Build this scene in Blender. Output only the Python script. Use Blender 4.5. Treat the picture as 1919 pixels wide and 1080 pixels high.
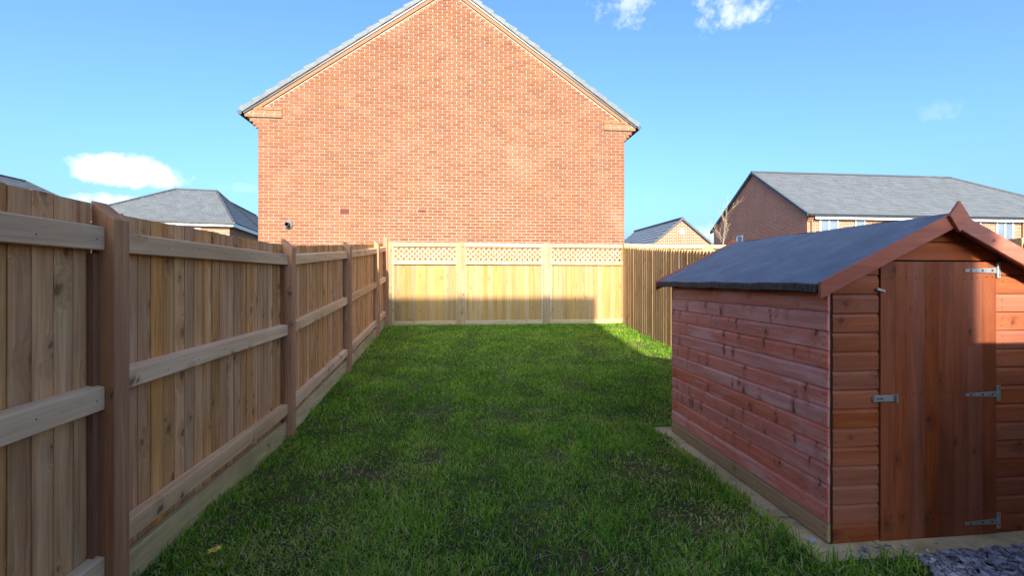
import bpy, bmesh, math, random
import numpy as np
from mathutils import Vector, Matrix
random.seed(7); np.random.seed(7)
for o in list(bpy.data.objects): bpy.data.objects.remove(o, do_unlink=True)
S = bpy.context.scene; COL = S.collection; R = math.radians

# ------------------------------------------------------------------ camera
CAMZ, PSI, F = 1.52, R(6.47), 860.0
cd = bpy.data.cameras.new('camera'); cam = bpy.data.objects.new('camera', cd); COL.objects.link(cam)
cd.sensor_width = 36; cd.lens = F / 1919 * 36; cd.clip_end = 3000; cd.clip_start = .02
cd.shift_y = -15.5 / 1919
cam.location = (0, 0, CAMZ); cam.rotation_euler = (R(90), 0, -PSI); S.camera = cam
def ray(px, py):
    u = (px - 959.5) / F; c, s = math.cos(PSI), math.sin(PSI)
    return Vector((u * c + s, c - u * s, (524 - py) / F))
def X_at(px, Y): r = ray(px, 524); return r.x / r.y * Y
def Z_at(px, py, Y): r = ray(px, py); return CAMZ + r.z / r.y * Y

# ------------------------------------------------------------------ light and sky
SUN_DIR = Vector((.016, 1, -.51)).normalized()
EL = math.asin(-SUN_DIR.z)
sd = bpy.data.lights.new('sun', 'SUN'); sd.energy = 2.0; sd.angle = R(.55); sd.color = (1, .93, .82)
sun = bpy.data.objects.new('sun', sd); COL.objects.link(sun); sun.location = (0, -20, 20)
sun.rotation_euler = SUN_DIR.to_track_quat('-Z', 'Y').to_euler()
W = bpy.data.worlds.new('World'); S.world = W; W.use_nodes = True
def build_world():
    nt = W.node_tree; n = nt.nodes; L = nt.links; n.clear()
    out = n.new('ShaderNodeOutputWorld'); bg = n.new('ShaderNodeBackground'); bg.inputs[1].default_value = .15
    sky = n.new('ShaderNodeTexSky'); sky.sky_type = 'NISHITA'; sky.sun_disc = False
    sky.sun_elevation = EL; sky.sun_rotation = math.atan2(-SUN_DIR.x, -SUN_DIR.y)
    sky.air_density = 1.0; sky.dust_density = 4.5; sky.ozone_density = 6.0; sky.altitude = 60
    tc = n.new('ShaderNodeTexCoord'); D = tc.outputs['Generated']
    def math_(op, a, b=None, clamp=False):
        m = n.new('ShaderNodeMath'); m.operation = op; m.use_clamp = clamp
        for i, v in enumerate((a, b)):
            if v is None: continue
            if isinstance(v, (int, float)): m.inputs[i].default_value = v
            else: L.new(v, m.inputs[i])
        return m.outputs[0]
    def dot(v):
        m = n.new('ShaderNodeVectorMath'); m.operation = 'DOT_PRODUCT'; L.new(D, m.inputs[0]); m.inputs[1].default_value = v
        return m.outputs['Value']
    def noise(scale, detail, rough=.6):
        t = n.new('ShaderNodeTexNoise'); t.inputs['Scale'].default_value = scale; t.inputs['Detail'].default_value = detail
        t.inputs['Roughness'].default_value = rough; L.new(D, t.inputs['Vector']); return t.outputs[0]
    nz = noise(26, 7); nf = noise(60, 5)
    total = None
    # cumulus and wisps of cloud: (px, py, half-width px, half-height px, noise strength, opacity, flat base)
    for (px, py, hw, hh, amp, op, flat) in [(240, 328, 118, 44, 1.1, 1.0, True), (215, 378, 90, 18, 1.6, .75, False),
                                            (1172, 8, 60, 48, 3.0, .42, False), (1385, 12, 105, 44, 3.0, .5, False),
                                            (1335, 440, 60, 26, 1.2, .8, False), (1770, 205, 60, 22, 2.8, .10, False), (440, 350, 60, 10, 2.4, .12, False)]:
        c = ray(px, py).normalized(); r = Vector((c.y, -c.x, 0)).normalized(); u = r.cross(c)
        w = hw / F * (ray(px, py).length ** -1.6); h = hh / F * (ray(px, py).length ** -1.2)
        a = math_('DIVIDE', dot(r), w); b = math_('DIVIDE', dot(u), h)
        if flat:
            low = math_('MULTIPLY', math_('MINIMUM', b, 0.0), .55); b = math_('ADD', b, low)
        q = math_('SUBTRACT', 1.0, math_('ADD', math_('MULTIPLY', a, a), math_('MULTIPLY', b, b)))
        q = math_('ADD', q, math_('MULTIPLY', math_('SUBTRACT', nz, .5), amp * 1.6))
        q = math_('ADD', q, math_('MULTIPLY', math_('SUBTRACT', nf, .5), amp * .7))
        ss = n.new('ShaderNodeMapRange'); ss.interpolation_type = 'SMOOTHSTEP'
        L.new(q, ss.inputs[0]); ss.inputs[1].default_value = 0.0; ss.inputs[2].default_value = .85 if flat else 1.5
        fr = math_('GREATER_THAN', dot(c), .5)
        m = math_('MULTIPLY', math_('MULTIPLY', ss.outputs[0], fr), op)
        total = m if total is None else math_('MAXIMUM', total, m)
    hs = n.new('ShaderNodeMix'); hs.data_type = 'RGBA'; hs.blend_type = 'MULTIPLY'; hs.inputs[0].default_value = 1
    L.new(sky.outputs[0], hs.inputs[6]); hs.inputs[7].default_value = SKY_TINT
    mx = n.new('ShaderNodeMix'); mx.data_type = 'RGBA'; L.new(total, mx.inputs[0]); L.new(hs.outputs[2], mx.inputs[6])
    mx.inputs[7].default_value = CLOUD
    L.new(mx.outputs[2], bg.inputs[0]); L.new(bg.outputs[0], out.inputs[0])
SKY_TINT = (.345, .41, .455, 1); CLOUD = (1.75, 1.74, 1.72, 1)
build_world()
V = S.view_settings; V.view_transform = 'Standard'; V.look = 'None'; V.exposure = 2.58; V.gamma = 1.0; V.use_curve_mapping = False
S.render.engine = 'CYCLES'; S.cycles.max_bounces = 8

# ------------------------------------------------------------------ helpers
class MB:
    def __init__(s): s.v = []; s.f = []; s.a = []
    def add(s, vs, fs, t=0.0):
        b = len(s.v); s.v += [tuple(p) for p in vs]; s.f += [tuple(b + i for i in f) for f in fs]; s.a += [t] * len(fs)
    def box(s, x0, x1, y0, y1, z0, z1, t=0.0):
        s.add([(x0,y0,z0),(x1,y0,z0),(x1,y1,z0),(x0,y1,z0),(x0,y0,z1),(x1,y0,z1),(x1,y1,z1),(x0,y1,z1)],
              [(0,3,2,1),(4,5,6,7),(0,1,5,4),(1,2,6,5),(2,3,7,6),(3,0,4,7)], t)
    def hexa(s, p, t=0.0):   # 8 points: bottom 4 (ccw), top 4
        s.add(p, [(0,3,2,1),(4,5,6,7),(0,1,5,4),(1,2,6,5),(2,3,7,6),(3,0,4,7)], t)
    def prism(s, poly, f, d, t=0.0):   # poly of 2D points, f(u,v,depth)->xyz, depths d=(d0,d1)
        k = len(poly); vs = [f(u, v, d[0]) for u, v in poly] + [f(u, v, d[1]) for u, v in poly]
        s.add(vs, [tuple(range(k))[::-1], tuple(range(k, 2*k))] + [(i, (i+1) % k, k+(i+1) % k, k+i) for i in range(k)], t)
    def tube(s, pts, rad, n=7, cap=True):
        pts = [Vector(p) for p in pts]
        if not isinstance(rad, (list, tuple)): rad = [rad] * len(pts)
        b = len(s.v); rings = []
        for i, p in enumerate(pts):
            d = (pts[min(i+1, len(pts)-1)] - pts[max(i-1, 0)]).normalized()
            a = d.cross(Vector((0, 0, 1)) if abs(d.z) < .9 else Vector((1, 0, 0))).normalized(); c = d.cross(a)
            rings.append([p + (a * math.cos(2*math.pi*k/n) + c * math.sin(2*math.pi*k/n)) * rad[i] for k in range(n)])
        vs = [q for r in rings for q in r]; fs = []
        for i in range(len(pts)-1):
            for k in range(n): fs.append((i*n+k, i*n+(k+1) % n, (i+1)*n+(k+1) % n, (i+1)*n+k))
        if cap: fs += [tuple(range(n))[::-1], tuple(range((len(pts)-1)*n, len(pts)*n))]
        s.add(vs, fs)
    def mesh(s, name, bevel=0.0, smooth=False, attr=False):
        me = bpy.data.meshes.new(name); me.from_pydata(s.v, [], s.f)
        if attr:
            at = me.attributes.new('tint', 'FLOAT', 'FACE'); at.data.foreach_set('value', s.a)
        bm = bmesh.new(); bm.from_mesh(me); bmesh.ops.recalc_face_normals(bm, faces=bm.faces)
        if bevel > 0: bmesh.ops.bevel(bm, geom=list(bm.edges), offset=bevel, segments=1, affect='EDGES', clamp_overlap=True)
        if smooth:
            for f in bm.faces: f.smooth = True
        bm.to_mesh(me); bm.free(); return me
def link(name, me, mat=None, parent=None, loc=None):
    o = bpy.data.objects.new(name, me); COL.objects.link(o)
    if me is not None and mat is not None and not me.materials: me.materials.append(mat)
    if loc is not None: o.location = loc
    if parent is not None:
        o.parent = parent
        if getattr(parent, 'parent', None) is not None and parent.type == 'EMPTY': pass
        o.matrix_parent_inverse = Matrix.Translation(-WL[parent.name])
        WL[o.name] = Vector((0, 0, 0)) if loc is None else Vector(loc)
    else: WL[o.name] = Vector((0, 0, 0)) if loc is None else Vector(loc)
    return o
WL = {}
def tag(o, label, cat, group=None, kind=None):
    o['label'] = label; o['category'] = cat
    if group: o['group'] = group
    if kind: o['kind'] = kind
    return o
def thing(name, label, cat, loc=(0, 0, 0), group=None):
    return tag(link(name, None, None, None, loc), label, cat, group)
def struct(name, me, mat): o = link(name, me, mat); o['kind'] = 'structure'; return o

# ------------------------------------------------------------------ materials
class NT:
    def __init__(s, name):
        s.m = bpy.data.materials.new(name); s.m.use_nodes = True; s.n = s.m.node_tree.nodes; s.L = s.m.node_tree.links
        s.b = s.n['Principled BSDF']; s.out = s.n['Material Output']
    def new(s, t): return s.n.new('ShaderNode' + t)
    def set(s, sock, v):
        if isinstance(v, (int, float, tuple, list)): sock.default_value = v
        else: s.L.new(v, sock)
    def math(s, op, a, b=0.0, clamp=False):
        m = s.new('Math'); m.operation = op; m.use_clamp = clamp; s.set(m.inputs[0], a); s.set(m.inputs[1], b); return m.outputs[0]
    def vmath(s, op, a, b): m = s.new('VectorMath'); m.operation = op; s.set(m.inputs[0], a); s.set(m.inputs[1], b); return m.outputs[0]
    def noise(s, vec, scale, detail=3, rough=.55, dist=0.0):
        t = s.new('TexNoise'); s.set(t.inputs['Vector'], vec); t.inputs['Scale'].default_value = scale
        t.inputs['Detail'].default_value = detail; t.inputs['Roughness'].default_value = rough; t.inputs['Distortion'].default_value = dist
        return t.outputs[0]
    def mix(s, f, a, b, mode='MIX'):
        m = s.new('Mix'); m.data_type = 'RGBA'; m.blend_type = mode; s.set(m.inputs[0], f); s.set(m.inputs[6], a); s.set(m.inputs[7], b); return m.outputs[2]
    def ramp(s, f, stops):
        r = s.new('ValToRGB'); s.set(r.inputs[0], f); e = r.color_ramp.elements
        while len(e) < len(stops): e.new(.5)
        for i, (p, c) in enumerate(stops): e[i].position = p; e[i].color = (*c, 1) if len(c) == 3 else c
        return r.outputs[0]
    def sstep(s, v, a, b):
        m = s.new('MapRange'); m.interpolation_type = 'SMOOTHSTEP'; s.set(m.inputs[0], v); m.inputs[1].default_value = a; m.inputs[2].default_value = b
        return m.outputs[0]
    def bump(s, h, strength=.4, dist=.003):
        b = s.new('Bump'); b.inputs['Strength'].default_value = strength; b.inputs['Distance'].default_value = dist
        s.set(b.inputs['Height'], h); s.L.new(b.outputs[0], s.b.inputs['Normal'])
    def obj(s): return s.new('TexCoord').outputs['Object']
    def rand(s): return s.new('ObjectInfo').outputs['Random']
    def done(s, col, rough=.7, spec=.3, metal=0.0):
        s.set(s.b.inputs['Base Color'], col); s.set(s.b.inputs['Roughness'], rough)
        s.b.inputs['Specular IOR Level'].default_value = spec; s.b.inputs['Metallic'].default_value = metal; return s.m

def wood(name, dark, mid, light, grain='Z', thick=None, knots=.5, knotcol=(.10, .045, .02), rough=.75, var=.35, tintcol=None, tint=0.0, kscale=5.0, spec=.25, stain=.35, kst=1.0, kd=.06, ksize=1.0, pale=None, palef=0.0):
    t = NT(name); rnd = t.rand(); o = t.obj()
    off = t.new('CombineXYZ'); t.set(off.inputs[0], t.math('MULTIPLY', rnd, 17.3)); t.set(off.inputs[1], t.math('MULTIPLY', rnd, 31.7)); t.set(off.inputs[2], t.math('MULTIPLY', rnd, 53.1))
    p = t.vmath('ADD', o, off.outputs[0])
    g = 'XYZ'.index(grain); sx = t.new('SeparateXYZ'); t.set(sx.inputs[0], p); oth = [i for i in range(3) if i != g]
    if thick: ac = sx.outputs[[i for i in oth if i != 'XYZ'.index(thick)][0]]
    else: ac = t.math('ADD', sx.outputs[oth[0]], sx.outputs[oth[1]])
    kc = t.new('CombineXYZ'); wob = t.new('TexNoise'); t.set(wob.inputs['Vector'], p); wob.inputs['Scale'].default_value = 28; wob.inputs['Detail'].default_value = 3
    wv = t.math('MULTIPLY', t.math('SUBTRACT', wob.outputs[0], .5), kd * 4)
    t.set(kc.inputs[0], t.math('ADD', t.math('MULTIPLY', ac, kscale / kst), wv)); t.set(kc.inputs[1], t.math('ADD', t.math('MULTIPLY', sx.outputs[g], kscale * .8 * min(kst, 1.6)), wv))
    vo = t.new('TexVoronoi'); vo.voronoi_dimensions = '2D'; vo.feature = 'F1'; t.set(vo.inputs['Vector'], kc.outputs[0]); vo.inputs['Scale'].default_value = 1
    sep = t.new('SeparateColor'); t.L.new(vo.outputs['Color'], sep.inputs[0])
    on = t.math('GREATER_THAN', sep.outputs[0], 1 - knots)
    size = t.math('ADD', t.math('MULTIPLY', sep.outputs[1], .09 * ksize), .045 * ksize)
    dn = t.math('DIVIDE', vo.outputs['Distance'], size)
    core = t.math('MULTIPLY', t.math('SUBTRACT', 1.0, t.sstep(dn, .35, 1.05)), on)
    halo = t.math('MULTIPLY', t.math('SUBTRACT', 1.0, t.sstep(dn, .8, 3.2)), on)
    gs = [22.0] * 3; gs[g] = 1.1; fs = [120.0] * 3; fs[g] = 3.0
    hv = t.new('CombineXYZ')
    for i in range(3):
        if i != g: t.set(hv.inputs[i], t.math('MULTIPLY', halo, .05))
    pg = t.vmath('ADD', p, hv.outputs[0])
    n1 = t.noise(t.vmath('MULTIPLY', pg, tuple(gs)), 1, 4, .6, .5)
    n2 = t.noise(t.vmath('MULTIPLY', pg, tuple(fs)), 1, 3, .6, .2)
    ls = [2.2] * 3; ls[g] = .9
    n3 = t.noise(t.vmath('MULTIPLY', p, tuple(ls)), 1, 4, .6)
    f = t.math('ADD', t.math('MULTIPLY', n1, .62), t.math('MULTIPLY', n2, .38))
    c = t.ramp(f, [(.33, dark), (.5, mid), (.66, light)])
    c = t.mix(t.math('MULTIPLY', t.sstep(n3, .42, .68), stain), c, tuple(x * .55 for x in mid) + (1,))
    hsv = t.new('HueSaturation'); t.set(hsv.inputs['Color'], c)
    t.set(hsv.inputs['Value'], t.math('ADD', 1 - var * .5, t.math('MULTIPLY', rnd, var)))
    t.set(hsv.inputs['Saturation'], t.math('ADD', .90, t.math('MULTIPLY', t.math('FRACT', t.math('MULTIPLY', rnd, 7.77)), .18)))
    c = hsv.outputs[0]
    if pale:
        ps = [9.0] * 3; ps[g] = 1.6
        c = t.mix(t.math('MULTIPLY', t.sstep(t.noise(t.vmath('MULTIPLY', p, tuple(ps)), 1, 5, .65), .48, .70), palef), c, (*pale, 1))
    if tintcol: c = t.mix(t.math('MULTIPLY', t.sstep(t.noise(o, 1.7, 4), .4, .7), tint), c, (*tintcol, 1))
    c = t.mix(t.math('MULTIPLY', halo, .32), c, tuple(x * .5 for x in mid) + (1,))
    ring = t.math('MULTIPLY', core, t.math('ADD', .66, t.math('MULTIPLY', t.math('SINE', t.math('MULTIPLY', dn, 7.0)), .16)))
    c = t.mix(ring, c, (*knotcol, 1))
    t.bump(t.math('ADD', f, t.math('MULTIPLY', core, -.25)), .35, .003)
    return t.done(c, rough, spec)
def plain(name, col, rough=.5, spec=.4, metal=0.0, nscale=30, namp=.15, bump=.0, bd=.002):
    t = NT(name); o = t.obj(); nz = t.noise(o, nscale, 5, .65)
    c = t.mix(t.sstep(nz, .3, .7), tuple(x * (1 - namp) for x in col) + (1,), tuple(min(1, x * (1 + namp)) for x in col) + (1,))
    if bump: t.bump(nz, bump, bd)
    return t.done(c, rough, spec, metal)

M = {}
M['fence'] = wood('fence_wood', (.38, .145, .045), (.66, .30, .105), (.84, .465, .205), 'Z', 'X', .5, knotcol=(.17, .07, .028), tintcol=(.48, .29, .12), tint=.2, var=.42, stain=.45, ksize=1.4, pale=(.70, .46, .26), palef=.4)
M['rail'] = wood('rail_wood', (.60, .33, .155), (.74, .445, .225), (.82, .545, .31), 'Y', 'X', .5, var=.2, kscale=4)
M['post'] = wood('post_wood', (.34, .14, .065), (.46, .21, .098), (.56, .29, .145), 'Z', None, .35, var=.2)
M['gboard'] = wood('gravel_board_wood', (.46, .29, .13), (.60, .41, .19), (.70, .51, .26), 'Y', 'X', .3, tintcol=(.2, .22, .09), tint=.5)
M['batten'] = wood('batten_wood', (.24, .10, .05), (.34, .15, .075), (.42, .2, .1), 'Z', None, .2)
M['new'] = wood('new_fence_wood', (.30, .165, .055), (.38, .225, .082), (.45, .285, .118), 'Z', 'Y', .4, knotcol=(.25, .12, .04), var=.28, stain=.25)
M['newx'] = wood('new_rail_wood', (.40, .28, .13), (.49, .36, .185), (.56, .43, .25), 'X', None, .3, knotcol=(.25, .12, .04), var=.15, stain=.15)
M['newpost'] = wood('new_post_wood', (.27, .16, .078), (.35, .22, .11), (.42, .28, .15), 'Z', None, .3, var=.15)
M['pale'] = wood('pale_wood', (.44, .25, .10), (.58, .35, .155), (.68, .44, .21), 'Z', 'X', .35, var=.3)
M['shed'] = wood('shed_side_skylit_wood', (.52, .13, .08), (.72, .205, .13), (.82, .30, .205), 'Y', 'X', .8, knotcol=(.06, .02, .014), var=.10, rough=.55, kscale=6.5, spec=.3, kst=2.6, kd=.14, stain=.3, ksize=1.35, pale=(.80, .42, .34), palef=.65)  # same stain as the front, lightened: skylight on the side put into the colour
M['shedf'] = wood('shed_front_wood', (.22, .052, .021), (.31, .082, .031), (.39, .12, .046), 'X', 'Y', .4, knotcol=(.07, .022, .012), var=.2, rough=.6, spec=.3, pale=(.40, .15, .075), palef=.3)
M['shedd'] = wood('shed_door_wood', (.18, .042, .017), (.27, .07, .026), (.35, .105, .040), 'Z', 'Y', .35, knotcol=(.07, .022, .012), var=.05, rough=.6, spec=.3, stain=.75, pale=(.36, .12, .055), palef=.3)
M['shedb'] = wood('shed_base_board_wood', (.36, .20, .085), (.46, .27, .12), (.53, .33, .16), 'Y', 'X', .3, tintcol=(.28, .22, .085), tint=.6)
M['barge'] = wood('barge_wood', (.28, .075, .042), (.40, .11, .06), (.48, .155, .085), 'X', 'Y', .25, knotcol=(.06, .02, .014), var=.1, rough=.5, spec=.4)
M['white'] = plain('white_plastic', (.6, .61, .62), .35, .5, nscale=8, namp=.04)
M['black'] = plain('black_plastic', (.02, .02, .022), .4, .5, nscale=20)
M['dark'] = plain('dark_gap', (.03, .022, .018), .8, .2)
M['galv'] = plain('galvanised_steel', (.46, .49, .47), .42, .5, .75, nscale=60, namp=.2)
M['verge'] = plain('grey_verge_tile', (.11, .118, .118), .6, .35, nscale=9, namp=.16, bump=.2)
M['terra'] = plain('terracotta_vent', (.16, .03, .012), .7, .3, nscale=40)
M['cream'] = plain('buff_undercloak', (.27, .115, .055), .75, .25, nscale=25, namp=.1)
M['yellow'] = plain('yellow_wrapper', (.75, .52, .06), .35, .5, nscale=60, namp=.25)
M['bark'] = plain('pale_bark', (.32, .25, .17), .85, .2, nscale=40, namp=.3)
M['leaf'] = plain('dry_leaf', (.42, .30, .13), .7, .2, nscale=20, namp=.4)

def mat_brick(name, tex=False, base=(.215, .083, .039), scale=1.0):
    t = NT(name)
    geo = t.new('NewGeometry').outputs['Position']
    if tex:
        uv = t.new('TexCoord').outputs['UV']
        bt = t.new('TexBrick'); t.L.new(uv, bt.inputs['Vector']); bt.offset = .5
        bt.inputs['Scale'].default_value = 1; bt.inputs['Brick Width'].default_value = .225; bt.inputs['Row Height'].default_value = .075
        bt.inputs['Mortar Size'].default_value = .006; bt.inputs['Bias'].default_value = 0
        bt.inputs['Color1'].default_value = (0, 0, 0, 1); bt.inputs['Color2'].default_value = (1, 1, 1, 1); bt.inputs['Mortar'].default_value = (.5, .5, .5, 1)
        sc = t.new('SeparateColor'); t.L.new(bt.outputs[0], sc.inputs[0]); r = sc.outputs[0]
    else:
        at = t.new('Attribute'); at.attribute_name = 'tint'
        r = t.math('FRACT', t.math('ADD', at.outputs['Fac'], t.rand()))
    b = base
    c = t.ramp(r, [(0, (b[0]*.80, b[1]*.78, b[2]*.85)), (.25, (b[0]*.95, b[1]*.92, b[2]*.9)), (.6, b), (.85, (b[0]*1.08, b[1]*1.22, b[2]*1.25)), (1, (b[0]*.78, b[1]*.95, b[2]*1.25))])
    nz = t.noise(geo, 28, 5, .7)
    c = t.mix(t.math('MULTIPLY', t.sstep(nz, .45, .75), .35), c, (b[0]*1.1, b[1]*1.3, b[2]*1.4, 1))
    # pale bloom of salts, in soft patches
    ef = t.noise(geo, .55, 5, .62)
    c = t.mix(t.math('MULTIPLY', t.sstep(ef, .52, .72), .13), c, (.5, .34, .23, 1))
    bn = t.noise(geo, .9, 3, .5)
    c = t.mix(t.math('MULTIPLY', t.sstep(bn, .35, .65), .38), c, (b[0]*.8, b[1]*.70, b[2]*.72, 1))
    if tex: c = t.mix(bt.outputs['Fac'], c, (.62, .52, .38, 1))
    t.bump(nz, .3, .003)
    return t.done(c, .85, .2)
M['brick'] = mat_brick('orange_brick')
M['brickt'] = mat_brick('orange_brick_wall', True)
M['brickr'] = mat_brick('red_brick_wall', True, (.46, .13, .075))
def mat_mortar():
    t = NT('pale_mortar'); g = t.new('NewGeometry').outputs['Position']; nz = t.noise(g, 14, 5, .7)
    c = t.mix(nz, (.34, .285, .21, 1), (.44, .375, .285, 1)); t.bump(t.noise(g, 160, 3), .4, .003); return t.done(c, .9, .15)
M['mortar'] = mat_mortar()
def mat_roof(name, col, streak=.2):
    t = NT(name); g = t.new('NewGeometry').outputs['Position']; uv = t.new('TexCoord').outputs['UV']
    bt = t.new('TexBrick'); t.L.new(uv, bt.inputs['Vector']); bt.offset = .5
    bt.inputs['Scale'].default_value = 1; bt.inputs['Brick Width'].default_value = .30; bt.inputs['Row Height'].default_value = .29
    bt.inputs['Mortar Size'].default_value = .004
    bt.inputs['Color1'].default_value = (*[x * .85 for x in col], 1); bt.inputs['Color2'].default_value = (*[x * 1.12 for x in col], 1); bt.inputs['Mortar'].default_value = (*[x * .4 for x in col], 1)
    n3 = t.noise(g, .8, 5, .65)
    c = t.mix(t.math('MULTIPLY', t.sstep(n3, .55, .75), streak), bt.outputs[0], tuple(min(1, x * 1.7) for x in col) + (1,))
    c = t.mix(t.math('MULTIPLY', t.noise(g, 25, 4), .3), c, tuple(x * .7 for x in col) + (1,))
    return t.done(c, .62, .3)
M['roof'] = mat_roof('grey_roof_tile', (.115, .121, .124), .2)
M['roofb'] = mat_roof('slate_grey_roof_tile', (.15, .165, .19), .1)
def mat_glass():
    t = NT('window_glass'); g = t.obj(); c = t.mix(t.noise(g, .7, 3), (.05, .07, .09, 1), (.22, .26, .30, 1)); return t.done(c, .06, .8)
M['glass'] = mat_glass()
def mat_felt():
    t = NT('mineral_roofing_felt'); o = t.obj(); n1 = t.noise(o, 260, 2, .7); n2 = t.noise(o, 6, 5, .65)
    n3 = t.noise(t.vmath('MULTIPLY', o, (1.2, 5, 1.2)), 1.2, 4)
    c = t.ramp(t.math('ADD', t.math('MULTIPLY', n1, .65), t.math('MULTIPLY', n2, .35)), [(.3, (.085, .095, .112)), (.52, (.155, .17, .195)), (.72, (.29, .31, .335))])
    c = t.mix(t.math('MULTIPLY', t.sstep(n3, .5, .75), .3), c, (.16, .17, .18, 1))
    t.bump(t.math('ADD', n1, t.math('MULTIPLY', n2, .5)), .5, .003); return t.done(c, .85, .3)
M['felt'] = mat_felt()
def mat_felt_edge():
    t = NT('felt_fold'); o = t.obj(); n1 = t.noise(t.vmath('MULTIPLY', o, (1, 14, 4)), 3, 4)
    c = t.mix(t.sstep(n1, .35, .75), (.012, .013, .016, 1), (.045, .048, .05, 1)); t.bump(n1, .8, .01); return t.done(c, .6, .35)
M['feltedge'] = mat_felt_edge()
def mat_slab():
    t = NT('buff_concrete_slab'); g = t.new('NewGeometry').outputs['Position']; n1 = t.noise(g, 3.2, 5, .65); n2 = t.noise(g, 90, 4, .7)
    c = t.ramp(n1, [(.3, (.42, .28, .13)), (.5, (.62, .44, .22)), (.7, (.72, .54, .29))])
    c = t.mix(t.math('MULTIPLY', t.sstep(t.noise(g, 7, 5), .5, .7), .5), c, (.24, .22, .10, 1))
    c = t.mix(t.math('MULTIPLY', n2, .3), c, (.25, .2, .14, 1)); t.bump(n2, .4, .003); return t.done(c, .85, .2)
M['slab'] = mat_slab()
def mat_chip():
    t = NT('slate_chipping'); at = t.new('Attribute'); at.attribute_name = 'tint'; g = t.new('NewGeometry').outputs['Position']
    c = t.ramp(at.outputs['Fac'], [(0, (.15, .13, .145)), (.35, (.26, .225, .25)), (.7, (.36, .33, .35)), (1, (.54, .50, .50))])
    nz = t.noise(g, 120, 4); c = t.mix(t.math('MULTIPLY', nz, .35), c, (.2, .18, .2, 1)); t.bump(nz, .4, .002); return t.done(c, .6, .4)
M['chip'] = mat_chip()
def mat_soil():
    t = NT('soil_under_grass'); g = t.new('NewGeometry').outputs['Position']; n1 = t.noise(g, 2.5, 6, .65); n2 = t.noise(g, 95, 5, .75)
    c = t.ramp(n2, [(.3, (.04, .027, .014)), (.52, (.12, .085, .046)), (.72, (.30, .225, .125))])
    c = t.mix(t.sstep(n1, .38, .62), c, (.05, .075, .016, 1)); t.bump(n2, .8, .02); return t.done(c, .95, .1)
M['soil'] = mat_soil()
def mat_grass():
    t = NT('grass_blade'); at = t.new('Attribute'); at.attribute_name = 'tint'
    c = t.ramp(at.outputs['Fac'], [(0, (.07, .17, .014)), (.3, (.15, .35, .022)), (.55, (.30, .55, .038)), (.78, (.56, .64, .11)), (.88, (.70, .56, .22)), (1, (.80, .66, .40))])
    t.done(c, .55, .25)
    tr = t.new('BsdfTranslucent'); t.L.new(c, tr.inputs[0]); mx = t.new('MixShader'); mx.inputs[0].default_value = .52
    t.L.new(t.b.outputs[0], mx.inputs[1]); t.L.new(tr.outputs[0], mx.inputs[2]); t.L.new(mx.outputs[0], t.out.inputs[0]); return t.m
M['grass'] = mat_grass()

# ------------------------------------------------------------------ ground
GK = [(-500, 0), (4.2, 0), (4.9, .02), (6.87, .18), (9.22, .385), (10.35, .50), (11.5, .52), (900, .52)]
def gz(y): return float(np.interp(y, [k[0] for k in GK], [k[1] for k in GK]))
def build_ground():
    xs = [-900, -200, -60, -20, -8] + [x * .5 for x in range(-10, 13)] + [12, 40, 120, 900]
    ys = [-500, -100, -20, -5] + [y * .35 for y in range(-6, 40)] + [16, 25, 60, 200, 900]
    vs = [(x, y, gz(y) - (.0 if -8 < x < 12 and -5 < y < 14 else .02)) for y in ys for x in xs]; nx = len(xs)
    mb = MB(); mb.add(vs, [(j*nx+i, j*nx+i+1, (j+1)*nx+i+1, (j+1)*nx+i) for j in range(len(ys)-1) for i in range(nx-1)])
    struct('ground', mb.mesh('ground', smooth=True), M['soil'])
build_ground()

# ------------------------------------------------------------------ walls with UVs in metres
def uvwall(me, ax):   # planar metre UVs: u along axis ax (Vector), v up
    uv = me.uv_layers.new(name='UVMap')
    for lp in me.loops:
        co = me.vertices[lp.vertex_index].co; uv.data[lp.index].uv = (co.dot(ax), co.z)
def polywall(name, pts, mat, parent, ax=None):
    me = bpy.data.meshes.new(name); me.from_pydata([tuple(p) for p in pts], [], [tuple(range(len(pts)))])
    d = Vector(pts[1]) - Vector(pts[0]); d.z = 0; uvwall(me, ax or d.normalized()); return link(name, me, mat, parent)
def roof_part(name, planes, mat, parent, course=.29, lift=.03):
    """each plane: eave a, eave b, ridge b, ridge a; laid as lapped courses of tiles"""
    vs, fs, uvs = [], [], []
    for (a, b, c, d) in planes:
        a, b, c, d = [Vector(p) for p in (a, b, c, d)]
        nrm = (b - a).cross(((d + c) / 2) - a).normalized()
        if nrm.z < 0: nrm = -nrm
        slope = ((c + d) / 2 - (a + b) / 2).length; n = max(2, round(slope / course)); ex = (b - a).normalized()
        for i in range(n):
            t0, t1 = i / n, min(1, (i + 1.08) / n)
            l0, r0, l1, r1 = a.lerp(d, t0), b.lerp(c, t0), a.lerp(d, t1), b.lerp(c, t1)
            q = [l0 + nrm * lift, r0 + nrm * lift, r1 + nrm * .004, l1 + nrm * .004, l0, r0]
            k = len(vs); vs += [tuple(p) for p in q]; fs += [(k, k+1, k+2, k+3), (k+4, k+5, k+1, k), (k+4, k, k+3), (k+5, k+2, k+1)]
            w = [((p - a).dot(ex) + (i % 2) * .0, (i + (0.02 if j in (0, 1, 4, 5) else .98)) * .29) for j, p in enumerate(q)]
            uvs += [w[0], w[1], w[2], w[3], w[4], w[5], w[1], w[0], w[4], w[0], w[3], w[5], w[2], w[1]]
        k = len(vs); vs += [tuple(p - nrm * .05) for p in (a, b, c, d)]; fs.append((k, k+1, k+2, k+3)); uvs += [(0, 0)] * 4
    me = bpy.data.meshes.new(name); me.from_pydata(vs, [], fs); uv = me.uv_layers.new(name='UVMap')
    for i, w in enumerate(uvs): uv.data[i].uv = w
    return link(name, me, mat, parent)

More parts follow.
